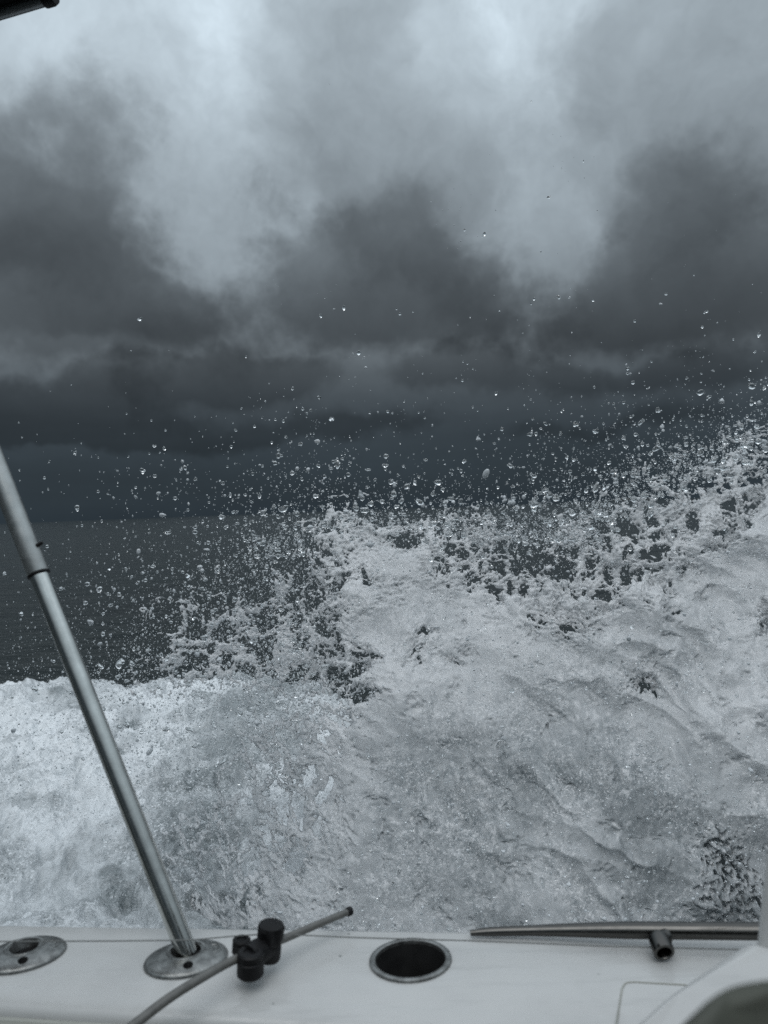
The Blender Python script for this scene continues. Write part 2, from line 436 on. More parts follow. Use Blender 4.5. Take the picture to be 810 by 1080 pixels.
# cut real openings for the fittings
def cut(o, cutters):
    for c_ in cutters:
        md = o.modifiers.new('cut', 'BOOLEAN'); md.operation = 'DIFFERENCE'; md.object = c_; md.solver = 'EXACT'
    bpy.context.view_layer.update()
    dg = bpy.context.evaluated_depsgraph_get()
    me = bpy.data.meshes.new_from_object(o.evaluated_get(dg))
    o.modifiers.clear(); old = o.data; o.data = me
    for c_ in cutters: bpy.data.objects.remove(c_)
def cutter(mtx, r, l, sx=1, sy=1):
    bm = bmesh.new(); a = lathe(bm, [(r, -l), (r, l)], mtx, 48, sx, sy)
    bm.faces.new(a[0][::-1]); bm.faces.new(a[1])
    bmesh.ops.recalc_face_normals(bm, faces=bm.faces)
    me = bpy.data.meshes.new('cutter'); bm.to_mesh(me); bm.free()
    o = bpy.data.objects.new('cutter', me); COL.objects.link(o); return o
EDGE_ANG = math.atan2((ob-oa).y, (ob-oa).x)
def upright(p, ang=0.0): return Matrix.Translation(p) @ Matrix.Rotation(ang, 4, 'Z')

ZD = ZG + .0030
# --- drink / rod well with a thin ring
pc = atz(433, 1013, ZD)
ring_m = upright(pc, EDGE_ANG+R(14))
RX, RY = .0535, .0475
# --- two cast rod holders
HOLD = [(atz(25, 1008, ZD), R(20)), (atz(199.5, 1012, ZD), R(16))]
SOCK = .0195
pole_a, pole_b = atz(196.5, 1003, ZD+.009), atd(41, 606, 1.20)
pdir = (pole_b-pole_a).normalized()
cs = [cutter(ring_m, .0495, .2, RX/.0535, RY/.0535)]
for p, a in HOLD: cs.append(cutter(upright(p, EDGE_ANG+a), .031, .2, 1.15, .85))
cut(gun, cs)

bm = bmesh.new()
prof = [(.0478, -.09), (.0478, .001), (.0484, .0032), (.050, .0040), (.0545, .0040), (.0562, .0030), (.0568, .0004), (.0568, -.002), (.0495, -.002), (.0495, -.09)]
lathe(bm, prof, ring_m, 64, RX/.0535, RY/.0535, close=True)
ringo = obj('drink_holder', bm, M['steel'], boat)
bm = bmesh.new(); lr = lathe(bm, [(.0470, -.001), (.0468, -.11), (.02, -.112), (.001, -.112)], ring_m, 48, RX/.0535, RY/.0535)
obj('cup_well', bm, M['hole'], ringo)

def rod_holder(p, ang, tilt_dir):
    mt_ = upright(p, EDGE_ANG+ang)
    bm = bmesh.new()
    lx, ly = .0575, .0445
    k = 64; L = [(1.0, -.001), (1.0, .0015), (.975, .0040), (.90, .0062), (.70, .0085), (.50, .0100), (.0001, .0102)]
    lathe(bm, L, mt_, k, lx, ly)
    bm.faces.new([v for v in bm.verts][:k][::-1])
    bmesh.ops.remove_doubles(bm, verts=bm.verts, dist=1e-5)
    f = obj('rod_holder', bm, M['steel'], boat, auto=60)
    # tilted socket cut through the plate
    hole_p = p + (mt_.to_3x3() @ Vector((.0, .006, .009)))
    u, v, d = frame(tilt_dir)
    sm = Matrix((u, v, d)).transposed().to_4x4(); sm.translation = hole_p
    screw = [mt_ @ Vector((.0045, -.0285, 0))]
    cutters = [cutter(sm, SOCK, .06)] + [cutter(upright(q), .0068, .03) for q in screw]
    cut(f, cutters)
    bm = bmesh.new()
    lathe(bm, [(SOCK-.0002, -.006), (SOCK-.0002, -.12), (SOCK+.002, -.12), (SOCK+.002, -.012)], sm, 40)
    obj('socket', bm, M['hole'], f)
    bm = bmesh.new(); lathe(bm, [(SOCK-.001, .0060), (SOCK+.0003, .0112), (SOCK+.0030, .0118), (SOCK+.0050, .0085)], upright(Vector((hole_p.x, hole_p.y, p.z)) , EDGE_ANG+ang), 48, 1.16, 1.03)
    obj('socket_lip', bm, M['steel'], f)
    for q in screw:
        bm = bmesh.new(); lathe(bm, [(.0068, .0085), (.0068, -.004), (.003, -.0045), (.0005, -.0045)], upright(q), 24); obj('screw_hole', bm, M['hole'], f)
    # cast boss with a worn emblem at the outboard end
    bm = bmesh.new(); q = upright(mt_ @ Vector((.036, .004, .0072)), .4)
    lathe(bm, [(.0115, -.003), (.0115, .0012), (.0105, .0017), (.0098, .0012), (.0098, .0003), (.0004, .0003)], q, 32)
    for s_ in (-1, 1):
        tube(bm, [q @ Vector((-.007, -.006*s_, .0008)), q @ Vector((0, .0045*s_, .0012)), q @ Vector((.007, -.003*s_, .0008))], .0013, 8)
    obj('boss', bm, M['steel'], f)
    return f
rod_holder(*HOLD[0], Vector((-.25, .18, .95)))
rod_holder(pole_a - Vector((0, 0, .009)) - upright(Vector(), EDGE_ANG+HOLD[1][1]).to_3x3() @ Vector((0, .006, 0)), HOLD[1][1], pdir)

# hatch outline moulded in the deck at the right
bm = bmesh.new()
hp = [atz(x, y, ZD+.0002) for x, y in ((648, 1092), (655, 1050), (657, 1041), (664, 1036), (690, 1037), (760, 1041))]
tube(bm, catmull(hp, 8), .0011, 8)
obj('hatch_seam', bm, M['liner'], boat)

# grab rail: tapered flat tip on the deck at the left, a round tube further right, on a short foot
bm = bmesh.new()
path = [(496, 984, .004), (520, 982.5, .0062), (560, 981.5, .0070), (610, 981, .0092), (660, 981, .0112), (720, 981.5, .0114), (790, 982, .0114), (860, 983, .0114), (1000, 987, .0114), (1200, 994, .0114), (1800, 1012, .0114), (2500, 1034, .0114), (2560, 1040, .0114)]
pts = []
for x, y, r_ in path:
    zz = ZG + interp(x, [(496, .008), (560, .012), (660, .022), (810, .034), (1200, .06), (2500, .06), (2560, -.01)])
    p = atz(x, y, zz); pts.append(p)
pts = catmull(pts, 6); rr = [interp(i, [(j*6, path[j][2]) for j in range(len(path))]) for i in range(len(pts))]
tube(bm, pts, rr, 24)
rail = obj('grab_rail', bm, M['rail'], boat)
bm = bmesh.new(); q = atz(703, 1021, ZD)
p_r = atz(703, 985, ZG+.026)
ax_ = Vector((0.0, -.86, -.30)).normalized(); u, v, d = frame(ax_)
fm = Matrix((u, v, d)).transposed().to_4x4(); fm.translation = q + Vector((0, .012, .0185)) 
lathe(bm, [(.0005, -.018), (.0128, -.018), (.0138, -.015), (.0142, .003), (.0136, .006), (.0102, .0065), (.0094, .005), (.0090, -.013), (.0005, -.013)], fm, 32)
tube(bm, [q + Vector((0, .030, .020)), Vector((p_r.x, p_r.y, p_r.z-.003))], .010, 16)
ft = obj('rail_foot', bm, M['rail'], rail)

# moulded coaming corner rising at the lower right, with a dark slab added for its shaded inside face
def slab(name, poly, vec, mt, parent, bev=.012, seg=4):
    bm = bmesh.new(); vs = [bm.verts.new(p) for p in poly]; f = bm.faces.new(vs)
    r = bmesh.ops.extrude_face_region(bm, geom=[f])
    bmesh.ops.translate(bm, verts=[v for v in r['geom'] if isinstance(v, bmesh.types.BMVert)], vec=vec)
    bmesh.ops.recalc_face_normals(bm, faces=bm.faces)
    bmesh.ops.bevel(bm, geom=list(bm.edges), offset=bev, segments=seg, affect='EDGES', profile=.5)
    return obj(name, bm, mt, parent, auto=50)
poly = [atd(788, 993, .80), atd(1000, 990, .80), atd(1000, 1300, .66), atd(560, 1300, .60), atd(650, 1100, .68), atd(705, 1050, .74)]
slab('coaming_riser', poly, Vector((.0, .05, -.06)), M['gel'], boat, .012)
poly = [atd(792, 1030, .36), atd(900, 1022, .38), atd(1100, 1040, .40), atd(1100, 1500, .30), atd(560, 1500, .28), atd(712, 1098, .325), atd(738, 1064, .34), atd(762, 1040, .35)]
slab('shade_slab', poly, Vector((.0, .04, -.04)), M['riser_shade'], boat, .010, 5)
bm = bmesh.new(); tube(bm, [atd(808, 1004, .80), atd(810.5, 974, .80), atd(817, 915, .805), atd(840, 720, .83), atd(872, 440, .88), atd(925, 0, .97)], .0085, 16)
obj('windscreen_post', bm, M['gel'], boat)

# hard top: its outer corner shows at the upper left
ZT = CAM.z + 1.0
c0, c1 = atz(60, 1, ZT), atz(0, 19, ZT)
ed = (c1-c0).normalized(); inn = Vector((-ed.y, ed.x, 0));  inn = inn if inn.y < 0 else -inn
A0, A1 = c0, c0 + ed*1.6
poly = [A0, A1, A1 + inn*1.3, A0 + inn*1.3 + Vector((.05, 0, 0))]
bm = bmesh.new(); vs = [bm.verts.new(p + Vector((0, 0, .012))) for p in poly]; f = bm.faces.new(vs)
r = bmesh.ops.extrude_face_region(bm, geom=[f]); bmesh.ops.translate(bm, verts=[v for v in r['geom'] if isinstance(v, bmesh.types.BMVert)], vec=(0, 0, .035))
ht = obj('hardtop', bm, M['roof'], boat)
bm = bmesh.new(); tube(bm, [A0 + inn*.012, A1 + inn*.012], .012, 16); obj('edge_trim', bm, M['roof_edge'], ht)
bm = bmesh.new(); tube(bm, [A0 + inn*.060 + Vector((-.02, 0, 0)), A1 + inn*.060], .013, 16); obj('edge_trim', bm, M['roof_edge'], ht)
bm = bmesh.new(); tube(bm, [A0 - ed*.006 + inn*.012, A0 + ed*.002 + inn*.012, A0 + ed*.018 + inn*.012], [.013, .0155, .0155], 16); obj('end_cap', bm, M['rubber'], ht)
bm = bmesh.new(); pt = A1 + inn*.3; dk = deck(pt.x-.1, .6, 0); tube(bm, [dk, pt + Vector((0, 0, .015))], .022, 16); obj('hardtop_post', bm, M['alu'], boat)

# ================================================================== LOOSE THINGS ON THE BOAT
# metal pole standing in the second rod holder
pole = empty('metal_pole', HOLD[1][0])
tag(pole, 'tall leaning aluminium pole with a black ring, standing in the rod holder', 'pole')
root = pole_a - pdir*.09
bm = bmesh.new(); tube(bm, [root, pole_b + pdir*.02], .0142, 32); obj('lower_tube', bm, M['alu'], pole)
bm = bmesh.new(); up_end = pole_b + pdir*1.1
tube(bm, [pole_b, pole_b + pdir*.0015, pole_b + pdir*.003, up_end], [.0150, .0160, .0164, .0164], 32); obj('upper_tube', bm, M['alu2'], pole)
bm = bmesh.new(); tube(bm, [pole_b - pdir*.0025, pole_b - pdir*.0025 + pdir*.0012, pole_b + pdir*.0018], [.0152, .0172, .0172], 32); obj('joint_ring', bm, M['rubber'], pole)
pb = atd(34.5, 578, 1.205)
bm = bmesh.new(); sd = (RT - pdir*RT.dot(pdir)).normalized(); tube(bm, [pb, pb + sd*.0115 + UP*.001, pb + sd*.0165 + UP*.0015], [.0034, .0032, .0022], 14); obj('lock_pin', bm, M['rubber'], pole)

# grey rod lying over the gunwale with a black clamp
rod = empty('fibreglass_rod', atz(270, 1012, ZD))
tag(rod, 'thin grey rod with black knobbed clamp resting across the white gunwale', 'rod')
rp = [atd(100, 1112, .86), atd(140, 1082, .895), atd(178, 1053, .93), atd(215, 1030, .965), atd(248, 1012, 1.0), atd(300, 990, 1.055), atd(340, 973, 1.10), atd(369, 961, 1.135)]
pp = catmull(rp, 8); rr = [interp(i/(len(pp)-1), [(0, .0060), (.55, .0056), (1, .0048)]) for i in range(len(pp))]
bm = bmesh.new(); tube(bm, pp, rr, 18); obj('shaft', bm, M['rod'], rod)
bm = bmesh.new(); e0 = rp[-1]; ed_ = (rp[-1]-rp[-2]).normalized(); tube(bm, [e0 - ed_*.006, e0 - ed_*.005, e0 + ed_*.002, e0 + ed_*.003], [.0052, .0062, .0062, .0045], 18); obj('tip_cap', bm, M['rubber'], rod)
# clamp body round the shaft with a tall knurled knob and two small round feet
cl = empty('clamp', atd(278, 1000, 1.03)); cl.parent = rod
bpy.context.view_layer.update(); cl.matrix_parent_inverse = rod.matrix_world.inverted()
kb = atd(283, 1012, 1.035); kt = atd(286.5, 973, 1.035)
bm = bmesh.new(); kd = (kt-kb); kl = kd.length; u, v, d = frame(kd)
km = Matrix((u, v, d)).transposed().to_4x4(); km.translation = kb
def knurl(bm, prof, mtx, teeth, depth, z0, z1, seg=72):
    rings = []
    for r_, z in prof:
        row = []
        for k in range(seg):
            t = 2*math.pi*k/seg; rr_ = r_ - (depth*(.5+.5*math.cos(t*teeth))*(.55+.45*math.sin(t*3+z*160)) if z0 <= z <= z1 else 0)
            row.append(bm.verts.new(mtx @ Vector((rr_*math.cos(t), rr_*math.sin(t), z))))
        rings.append(row)
    for a, b_ in zip(rings, rings[1:]):
        for k in range(seg): bm.faces.new((a[k], a[(k+1) % seg], b_[(k+1) % seg], b_[k]))
    bm.faces.new(rings[0][::-1]); bm.faces.new(rings[-1])
knurl(bm, [(.0130, 0), (.0150, .001), (.0160, .004), (.0160, kl*.36), (.0142, kl*.40), (.0142, kl*.46), (.0172, kl*.50), (.0180, kl*.55), (.0186, kl*.86), (.0166, kl*.95), (.0110, kl*.99), (.0030, kl)], km, 7, .0062, kl*.48, kl*.93)
obj('knob', bm, M['rubber'], cl, auto=30)
for (x0, y0, x1, y1, dd, r_) in ((264, 1029, 264.5, 1003, 1.0, .0175), (254, 1006, 255, 990, 1.035, .0122)):
    bm = bmesh.new(); p0, p1 = atd(x0, y0, dd), atd(x1, y1, dd); L_ = (p1-p0).length; u, v, d = frame(p1-p0)
    q = Matrix((u, v, d)).transposed().to_4x4(); q.translation = p0
    lathe(bm, [(.0005, 0), (r_*.85, 0), (r_, .003), (r_, L_*.62), (r_*.94, L_*.66), (r_*.94, L_*.72), (r_, L_*.76), (r_, L_*.93), (r_*.88, L_), (r_*.55, L_), (r_*.5, L_-.002), (.0005, L_-.002)], q, 36)
    obj('clamp_bolt', bm, M['rubber'], cl)
bm = bmesh.new(); tube(bm, [atd(262, 1010, 1.005), atd(272, 1004, 1.02), atd(285, 998, 1.035)], [.0155, .0165, .0150], 14); obj('clamp_body', bm, M['rubber'], cl)

# thin line stretched along the gunwale, looped round the knob
bm = bmesh.new()
lp = [atd(-260, 992, 1.02), atd(0, 993, 1.02), atd(120, 992.5, 1.015), atd(200, 991.5, 1.012), atd(250, 987, 1.03), atd(276, 985.5, 1.062), atd(300, 985.5, 1.062), atd(380, 989, 1.065), atd(490, 992, 1.06), atd(640, 998, 1.045), atd(760, 1001, 1.03), atd(1000, 1006, 1.0)]
tube(bm, lp, .00085, 8)
ln = obj('cord', bm, M['cord']); tag(ln, 'thin grey cord stretched along the white gunwale and round the clamp knob', 'cord')

# ================================================================== WAKE FOAM on the water, left
def foam_field():
    nu, ny = 1000, 620
    u = np.linspace(-.95, .55, nu); y = np.geomspace(1.35, 7.6, ny)
    U, Y = np.meshgrid(u, y, indexing='ij'); X = U*Y
    yfar = interp(X.ravel(), [(-8, 6.6), (-3, 6.75), (-1.5, 7.0), (-.6, 6.9), (-.2, 5.4), (.2, 3.4), (.7, 2.3), (2.0, 1.9), (5, 1.7)]).reshape(X.shape)
    d = (yfar - Y + .55*fbm(X*.9, Y*.9, 4, 31) + .22*fbm(X*4, Y*4, 3, 32))
    body = np.clip(d/.55, -1, 1)
    f1, f2 = worley(X*5+fbm(X*3, Y*3, 3, 8)*1.2, Y*5+fbm(X*3, Y*3, 3, 81)*1.2, 3)
    g1, g2 = worley(X*17, Y*17, 6)
    lace = .5-1.5*np.clip((f2-f1), 0, .6) + .35*fbm(X*14, Y*14, 4, 12) - .35*(g2-g1)
    f = body*1.25 + lace*(1-np.abs(body))*1.0
    # height: a rolling shoulder of churned water with billows on it
    sh = .13*np.exp(-((Y-5.6-.15*fbm(X*.7, Y*.2, 3, 77))/1.1)**2) + .06 + .10*np.exp(-((Y-3.4)/.9)**2)
    bil = np.abs(fbm(X*2.1, Y*1.5, 4, 41))*-.22 + .06 + fbm(X*.9, Y*.8, 3, 44)*.17
    b2 = -np.abs(fbm(X*6.5, Y*5, 4, 51))*.10 + fbm(X*24, Y*18, 3, 55)*.012 + fbm(X*70, Y*55, 2, 57)*.003
    edge = sst(body, -.2, 1.0)
    Z = (sh+bil)*edge + b2*(.3+.7*edge) + .02*edge - .01
    aer = .50 + 1.45*fbm(X*1.5, Y*1.2, 5, 61) + .5*ridged(X*4+fbm(X*3, Y*3, 3, 8), Y*3, 4, 66)*.6 + .3*fbm(X*16, Y*12, 4, 68) + 1.1*bil + b2*5.0 + .06
    aer = aer - .55*sst(fbm(X*2.6, Y*2.2, 5, 71), .16, .42) + .12
    aer = np.clip(aer - .28*sst(X, -1.7, -.4), .12, 1)*sst(f, -.1, .5)
    Xo = X + fbm(X*7, Y*7, 3, 91)*.03; Yo = Y + fbm(X*7, Y*7, 3, 92)*.035
    co = np.stack([Xo, Yo, Z], -1)
    return finish_grid('wake_foam', f, co, None, aer, M['foam'])

def finish_grid(name, f, co, co2, aer, mt):
    """keep the cells with f > 0, snap the border to f = 0; co2 is the back side of a closed sheet."""
    nx, ny = f.shape
    ins = f > 0
    keep = ins[:-1, :-1] | ins[1:, :-1] | ins[1:, 1:] | ins[:-1, 1:]
    gx, gy = np.gradient(f); g2 = gx*gx + gy*gy + 1e-6
    t = np.where(ins, 0, -f/g2); sx_, sy_ = np.clip(gx*t, -1, 1), np.clip(gy*t, -1, 1)
    def shift(c):
        dx = np.gradient(c, axis=0); dy = np.gradient(c, axis=1)
        return c + dx*sx_[..., None] + dy*sy_[..., None]
    I = np.arange(nx*ny).reshape(nx, ny)
    Q = np.stack([I[:-1, :-1], I[1:, :-1], I[1:, 1:], I[:-1, 1:]], -1)[keep]
    C = shift(co).reshape(-1, 3); a = aer.ravel()
    if co2 is not None:
        C2 = shift(co2).reshape(-1, 3)
        Q = np.concatenate([Q, Q[:, ::-1] + nx*ny]); C = np.concatenate([C, C2]); a = np.concatenate([a, a])
    used = np.unique(Q); mp = np.full(len(C), -1, np.int64); mp[used] = np.arange(len(used))
    me = np_mesh(name, C[used], mp[Q])
    at = me.attributes.new('aer', 'FLOAT', 'POINT'); at.data.foreach_set('value', a[used].astype(np.float32))
    return link_mesh(name, me, mt)
fo = foam_field(); tag(fo, 'churned white wake foam spread on dark sea beside the boat', 'foam', kind='stuff')

# ================================================================== SPLASH thrown up beside the hull: closed lacy sheets
def sheet(name, x0, x1, z0, z1, step, ysurf, field, thick, seed, aer_b=.5, lump=1.0, flare=0.0):
    nx, nz = int((x1-x0)/step), int((z1-z0)/step)
    X, Z = np.meshgrid(np.linspace(x0, x1, nx), np.linspace(z0, z1, nz), indexing='ij')
    f, solid = field(X, Z)
    yy = ysurf(X, Z)
    s = seed
    wx, wz = fbm(X*3, Z*3, 3, s+1)*.12, fbm(X*3, Z*3, 3, s+2)*.12
    # streaks follow the throw of the water: up and to the left
    ca, sa = math.cos(R(34)), math.sin(R(34))
    P, Q = (X*ca + -Z*sa), (X*sa + Z*ca)
    big = fbm(X*1.7, Z*1.5, 3, s+3)*.13 + ridged((P+wx)*2.2, (Q+wz)*5.0, 2, s+4)*(.020+.030*sst(X, .2, .8))
    calm = .35 + .9*sst(fbm(X*2.6, Z*2.6, 3, s+40), -.25, .35)
    mid = (fbm((P+wx)*8, (Q+wz)*11, 3, s+5)*.0035 + fbm(X*21, Z*21, 3, s+6)*.0018)*calm
    def fine(k): return (fbm(X*55, Z*55, 3, s+k)*.0011 + fbm(X*140, Z*140, 2, s+k+3)*.0007)*calm
    t = thick*np.sqrt(np.clip(f, 0, 1))
    k = np.clip(t/thick*1.5, 0, 1)
    base = yy - lump*(big + mid)
    ox, oz = fbm(X*6, Z*6, 3, s+8)*.03 + fbm(X*24, Z*24, 2, s+9)*.010, fbm(X*6, Z*6, 3, s+10)*.03 + fbm(X*24, Z*24, 2, s+11)*.010
    X0 = X; X = X*(1+flare*np.clip(Z, 0, 3))
    co = np.stack([X+ox, base - t + fine(20)*k, Z+oz], -1); co2 = np.stack([X+ox, base + t + fine(30)*k, Z+oz], -1); X = X0
    vein_glints = 0
    for kk, (sc1, sc2, w_) in enumerate(((2.6, 6.0, .030), (5.5, 11.0, .04), (9.0, 15.0, .05))):
        vein_glints = vein_glints + np.exp(-(fbm((P+wx)*sc1, (Q+wz)*sc2, 4, s+60+kk*7)/w_)**2)*sst(fbm(X*2.4, Z*2.4, 3, s+80+kk), -.05, .35)
    vein_glints = vein_glints*sst(fbm(X*52, Z*52, 3, s+90), -.05, .25)  # white streaks broken into chains of glints, painted in through aer
    aer = aer_b - .14 + .46*sst(Z, .40, 1.2) + .42*sst(-X, -.05, .35) + .80*vein_glints + .55*fbm(X*2.0, Z*2.0, 4, s+12) + .30*ridged((P+wx)*2.2, (Q+wz)*6.0, 4, s+4)*.5 + .35*fbm(X*30, Z*30, 3, s+13)*calm
    aer = np.clip(aer, 0.05, 1)*(.78+.22*sst(solid, -.2, .8))
    return finish_grid(name, f, co, co2, aer, M['splash'])

def lace(X, Z, s, sc=1.0):
    w = fbm(X*4, Z*4, 3, s)*.10; w2 = fbm(X*4, Z*4, 3, s+1)*.10
    f1, f2 = worley((X+w)*8.5*sc, (Z+w2)*8.5*sc, s+2)
    g1, g2 = worley((X+w)*23*sc, (Z+w2)*23*sc, s+3)
    h1, h2 = worley(X*52*sc, Z*52*sc, s+4)
    return .42 - 1.15*np.clip(f2-f1, 0, .8) - .55*(g2-g1) - .42*(h2-h1) + .55*fbm(X*5, Z*5, 5, s+6) + .32*fbm(X*40, Z*40, 3, s+7) + .30*fbm(X*95, Z*95, 2, s+9) + .27

THR = [(-1.3, 1.0), (-.9, .66), (-.5, .42), (0, .24), (.4, .06), (.8, -.22), (1.3, -.85)]
def thr(b): return interp(b.ravel(), THR).reshape(b.shape)

def main_field(X, Z):
    top_ = interp(X.ravel(), [(-.5, 1.42), (-.28, 1.50), (-.18, 1.54), (-.02, 1.56), (.12, 1.50), (.3, 1.46), (.5, 1.40), (.7, 1.38), (.85, 1.50), (1.0, 1.66), (1.2, 1.76), (1.6, 1.70), (2.6, 1.2)]).reshape(X.shape)
    tl = X - .5*(Z-1.3); top_ = top_ + fbm(X*2.5, X*0+3.3, 4, 7)*.11 + np.maximum(fbm(tl*9, Z*1.5, 3, 70), -.1)*.26 + .03
    wid = interp(X.ravel(), [(-.3, .09), (0, .13), (.3, .17), (.6, .20), (1.0, .20), (2, .22)]).reshape(X.shape)
    b1 = (top_ - Z)/wid                                     # 0 at the crest, grows downwards
    xl = -.27 + .06*fbm(Z*5, Z*0+1, 3, 21) + np.where(Z < .95, (.95-Z)*-.9, 0)
    b2 = (X - xl)/np.where(Z < .95, .13+.45*np.clip(.95-Z, 0, .6), .13)
    b = np.minimum(b1, b2) - .55
    L = lace(X, Z, 100, 1.25)
    # windows of clear dark water inside the body
    hol = np.zeros_like(X)
    for hx, hz, rx, rz, w in ((.84, 1.27, .17, .12, 1.0), (.50, 1.28, .18, .09, .8), (.52, 1.12, .08, .05, .95), (.02, 1.22, .06, .05, .8), (1.20, 1.12, .06, .07, .95), (.22, .98, .05, .04, .9), (.10, 1.08, .06, .05, .85), (1.10, 1.42, .12, .08, .9), (.8, .92, .10, .06, .85), (-.1, .92, .10, .10, .85)):
        hol = np.maximum(hol, w*np.exp(-((X-hx)/rx)**2 - ((Z-hz)/rz)**2))
    f = (L - thr(b) - np.minimum(hol, .98)*(1.06-.30*sst(b, 2.5, .5)))*1.35
    L2 = 1.15*fbm(X*66, Z*66, 3, 131) + .45*fbm(X*9, Z*9, 3, 133)
    pm = np.zeros_like(X)
    for hx, hz, rx, rz, w in ((.95, .38, .17, .22, 1.0), (1.14, .47, .12, .09, .9), (.62, 1.10, .09, .06, .8), (.86, 1.02, .12, .08, .7), (-.2, .95, .12, .10, .9)):
        pm = np.maximum(pm, w*np.exp(-(((X-hx)/rx)**2 + ((Z-hz)/rz)**2)**1.5))
    f = np.minimum(f, (L2 + .85 + 1.2*(1-sst(pm, .0, .9)) - pm*.74)*5.0)
    f = np.minimum(f, 1.2)
    return f, b
def main_y(X, Z): return 2.12 + .62*np.clip(Z, 0, 2) - .10*(X-.5) + 1.1*(np.log1p(np.exp((-.25-X)*7))/7)*sst(Z, 1.35, .65)
sp = sheet('water_splash', -1.15, 2.0, -.10, 1.95, .0032, main_y, main_field, .020, 200, .38, flare=.12)
tag(sp, 'large grey white burst of sea water with lacy crest rising beside the boat', 'splash', kind='stuff')

# lower side flap at the left, further out
def flap_field(X, Z):
    cx = -.62 + (Z-1.1)*.05
    top_ = 1.36 + .10*fbm(X*5, X*0, 3, 5) + (X+.3)*.35
    b = np.minimum.reduce([(top_-Z)/.30, (X+.98)/.28, (-.12-X)/.2, (Z-.80)/.22]) - .55
    L = lace(X, Z, 300, 1.0)
    f = (L - thr(np.minimum(b, .40)))*1.3
    return np.minimum(f, 1.0), b*.8
fl = sheet('splash_flap', -1.15, -.05, .1, 1.6, .0036, lambda X, Z: 3.05 + .2*Z + 0*X, flap_field, .016, 400, .62, .8)
tag(fl, 'ragged side flap of broken water standing against the dark sea, left of the large splash', 'splash', kind='stuff')

# a second curtain behind the crest at the right
def back_field(X, Z):
    top_ = interp(X.ravel(), [(-.2, 1.38), (.3, 1.46), (.7, 1.46), (1.0, 1.56), (1.5, 1.76), (1.9, 1.80), (2.8, 1.5)]).reshape(X.shape) + fbm(X*3, X*0+9, 4, 15)*.12
    b = np.minimum((top_-Z)/.34, (X+.25)/.3) - .6
    L = lace(X, Z, 500, 1.1)
    f = (L - thr(np.minimum(b, .34)))*1.3
    return np.minimum(f, 1.0), b*.8
bk = sheet('splash_curtain', -.4, 2.6, .55, 2.1, .0042, lambda X, Z: 3.35 + .25*Z - .12*X, back_field, .018, 600, .58, .8)
tag(bk, 'thin broken curtain of water with round gaps behind the crest of the large splash', 'splash', kind='stuff')

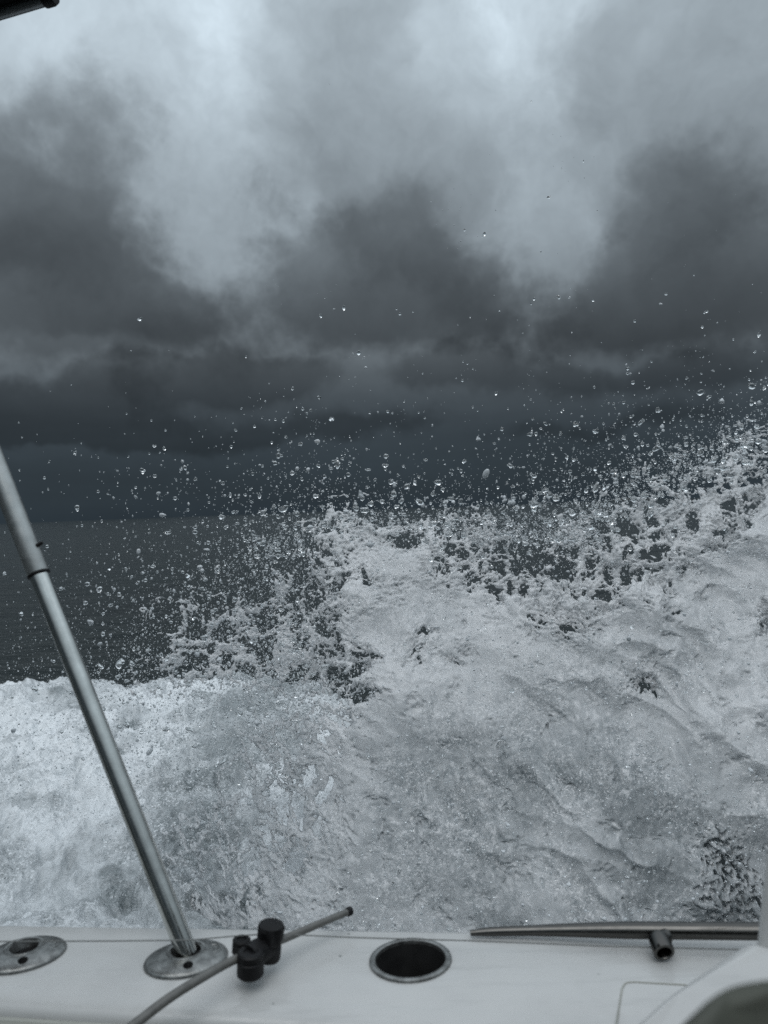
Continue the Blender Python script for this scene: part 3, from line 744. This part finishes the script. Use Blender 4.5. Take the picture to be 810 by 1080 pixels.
# ================================================================== SPRAY: drops in the air
def ico(sub):
    bm = bmesh.new(); bmesh.ops.create_icosphere(bm, subdivisions=sub, radius=1.0)
    v = np.array([x.co[:] for x in bm.verts]); f = np.array([[q.index for q in p.verts] for p in bm.faces]); bm.free(); return v, f
def spray():
    P, Rr = [], []
    def add(n_, xf, yf, zf, rmin, rmax, pw):
        x, y, z = xf(n_), yf(n_), zf(n_)
        P.append(np.stack([x, y, z], -1)); u_ = RNG.random(n_)
        e = 1-pw; Rr.append((rmin**e + u_*(rmax**e - rmin**e))**(1/e))
    N, U_ = RNG.normal, RNG.uniform
    crest = lambda x: interp(x, [(-1.4, 1.15), (-.9, 1.25), (-.5, 1.42), (-.2, 1.55), (.1, 1.53), (.4, 1.47), (.7, 1.46), (.95, 1.60), (1.3, 1.76), (2.4, 1.66)])
    def crestz(lo, sc):
        def g(n_): return None
        return g
    # along the crest, thinning upwards; half of it torn off in clumps
    for n_, sc, rm, rx in ((6500, .07, .0011, .012), (2600, .15, .0011, .011), (600, .28, .0010, .008)):
        x = np.where(RNG.random(n_) < .60, U_(.45, 1.95, n_), U_(-.45, 1.0, n_)); z = crest(x) - .06 + RNG.exponential(sc, n_)
        y = 2.85 + .28*N(size=n_)
        nc = n_//16; h_ = np.arange(n_) < n_*.6; own = RNG.integers(0, nc, n_) + n_-nc
        x = np.where(h_, x[own] + N(0, .035, n_), x); z = np.where(h_, z[own] + N(0, .045, n_) + .3*(x-x[own]), z); y = np.where(h_, y[own] + N(0, .05, n_), y)
        P.append(np.stack([x, y, z], -1)); u_ = RNG.random(n_); e = 1-2.6
        Rr.append((rm**e + u_*(rx**e - rm**e))**(1/e))
    # the loose cloud left of the splash
    n_ = 6500; x = -.25 - np.abs(N(0, .36, n_)); z = 1.12 + .28*N(size=n_) + .1*(x+.5); own = RNG.integers(0, 400, n_); h_ = RNG.random(n_) < .5; x = np.where(h_, x[own] + N(0, .03, n_), x); z = np.where(h_, z[own] + N(0, .035, n_), z)
    k = z > .45; x, z = x[k], z[k]; n_ = len(x)
    P.append(np.stack([x, 2.75 + .35*N(size=n_), z], -1)); u_ = RNG.random(n_); e = 1-2.8
    Rr.append((.0012**e + u_*(.0085**e - .0012**e))**(1/e))
    # fine specks far out to the left above the wake
    add(13000, lambda n_: -.25 - np.abs(N(0, .62, n_)), lambda n_: U_(2.4, 3.6, n_), lambda n_: .55 + np.abs(N(0, .36, n_)), .0009, .0042, 3.2)
    add(5000, lambda n_: U_(-2.4, -.2, n_), lambda n_: U_(3.6, 5.4, n_), lambda n_: .25 + RNG.exponential(.22, n_), .0014, .005, 3.0)
    # single drops high up
    add(420, lambda n_: N(.15, .75, n_), lambda n_: U_(2.1, 3.0, n_), lambda n_: 1.60 + RNG.exponential(.13, n_), .0016, .0060, 2.2)
    n_ = 30000; i_front = sum(len(q) for q in P); x = U_(-1.0, 1.95, n_); z = U_(.22, 1.5, n_); k = (x > np.where(z < .95, -.2-(.95-z)*.9, -.2)) & (RNG.random(n_) < .12 + .88*sst(ridged(x*2.6+.3*z, z*4.2-.8*x, 4, 900) + .5*fbm(x*1.4, z*1.4, 3, 910), .15, .55)); x, z = x[k], z[k]; n_ = len(x)
    P.append(np.stack([x*(1+.12*z), main_y(x, z) - .30 + .30*RNG.random(n_)**.7, z], -1)); u_ = RNG.random(n_); e = 1-2.9
    Rr.append((.0011**e + u_*(.0060**e - .0011**e))**(1/e))
    i_front2 = sum(len(q) for q in P)
    # in front of the splash body
    add(2600, lambda n_: U_(-.5, 1.5, n_), lambda n_: U_(1.95, 2.35, n_), lambda n_: U_(.25, 1.5, n_), .0008, .0034, 3.0)
    P_, R_ = np.concatenate(P), np.concatenate(Rr)
    FR_ = np.zeros(len(P_), bool); FR_[i_front:i_front2] = True
    # keep the drops out of the boat
    ok = P_[:, 1] > 1.5; P_, R_, FR_ = P_[ok], R_[ok], FR_[ok]
    order = np.argsort(R_); P_, R_, FR_ = P_[order], R_[order], FR_[order]
    cuts = np.searchsorted(R_, [.0021, .0048])
    co, fa, mi, off = [], [], [], 0
    for sub, sl_ in ((1, slice(0, cuts[0])), (2, slice(cuts[0], cuts[1])), (3, slice(cuts[1], None))):
        v, f = ico(sub); p, r_ = P_[sl_], R_[sl_]; n_ = len(p)
        st = np.clip(np.exp(N(0, .18 if sub < 2 else .36, (n_, 1))), .6, 2.1); ax = N(size=(n_, 3)); ax /= np.linalg.norm(ax, axis=1, keepdims=True)
        vv = np.broadcast_to(v, (n_, len(v), 3)).copy()
        if sub > 1:                       # wobbling, stretched blobs of water
            ph = U_(0, 6.28, (n_, 3)); fr = U_(.8, 2.2, (n_, 3)); am = U_(.02, .34 if sub == 3 else .20, (n_, 1))
            wob = 1 + am*(np.sin(vv[..., 0]*fr[:, :1]*2 + ph[:, :1]) + np.sin(vv[..., 1]*fr[:, 1:2]*2 + ph[:, 1:2]) + np.sin(vv[..., 2]*fr[:, 2:]*2 + ph[:, 2:]))
            vv *= wob[..., None]
        along = (vv*ax[:, None, :]).sum(-1)
        vv = vv + ax[:, None, :]*(along*(st-1))[..., None]
        vv = vv*r_[:, None, None] + p[:, None, :]
        co.append(vv.reshape(-1, 3)); fa.append((f[None] + (np.arange(n_)*len(v))[:, None, None] + off).reshape(-1, 3))
        frothy = (RNG.random(n_) < np.where(FR_[sl_], .30, .85 if sub == 1 else .30 if sub == 2 else .10)).astype(np.int32)
        mi.append(np.repeat(frothy, len(f))); off += n_*len(v)
    me = np_mesh('sea_spray', np.concatenate(co), np.concatenate(fa))
    o = link_mesh('sea_spray', me, [M['drop'], M['mist']])
    me.polygons.foreach_set('material_index', np.concatenate(mi)); me.update()
    return o
sprayo = spray(); tag(sprayo, 'spray of countless clear water drops flung up over the splash', 'spray', kind='stuff')
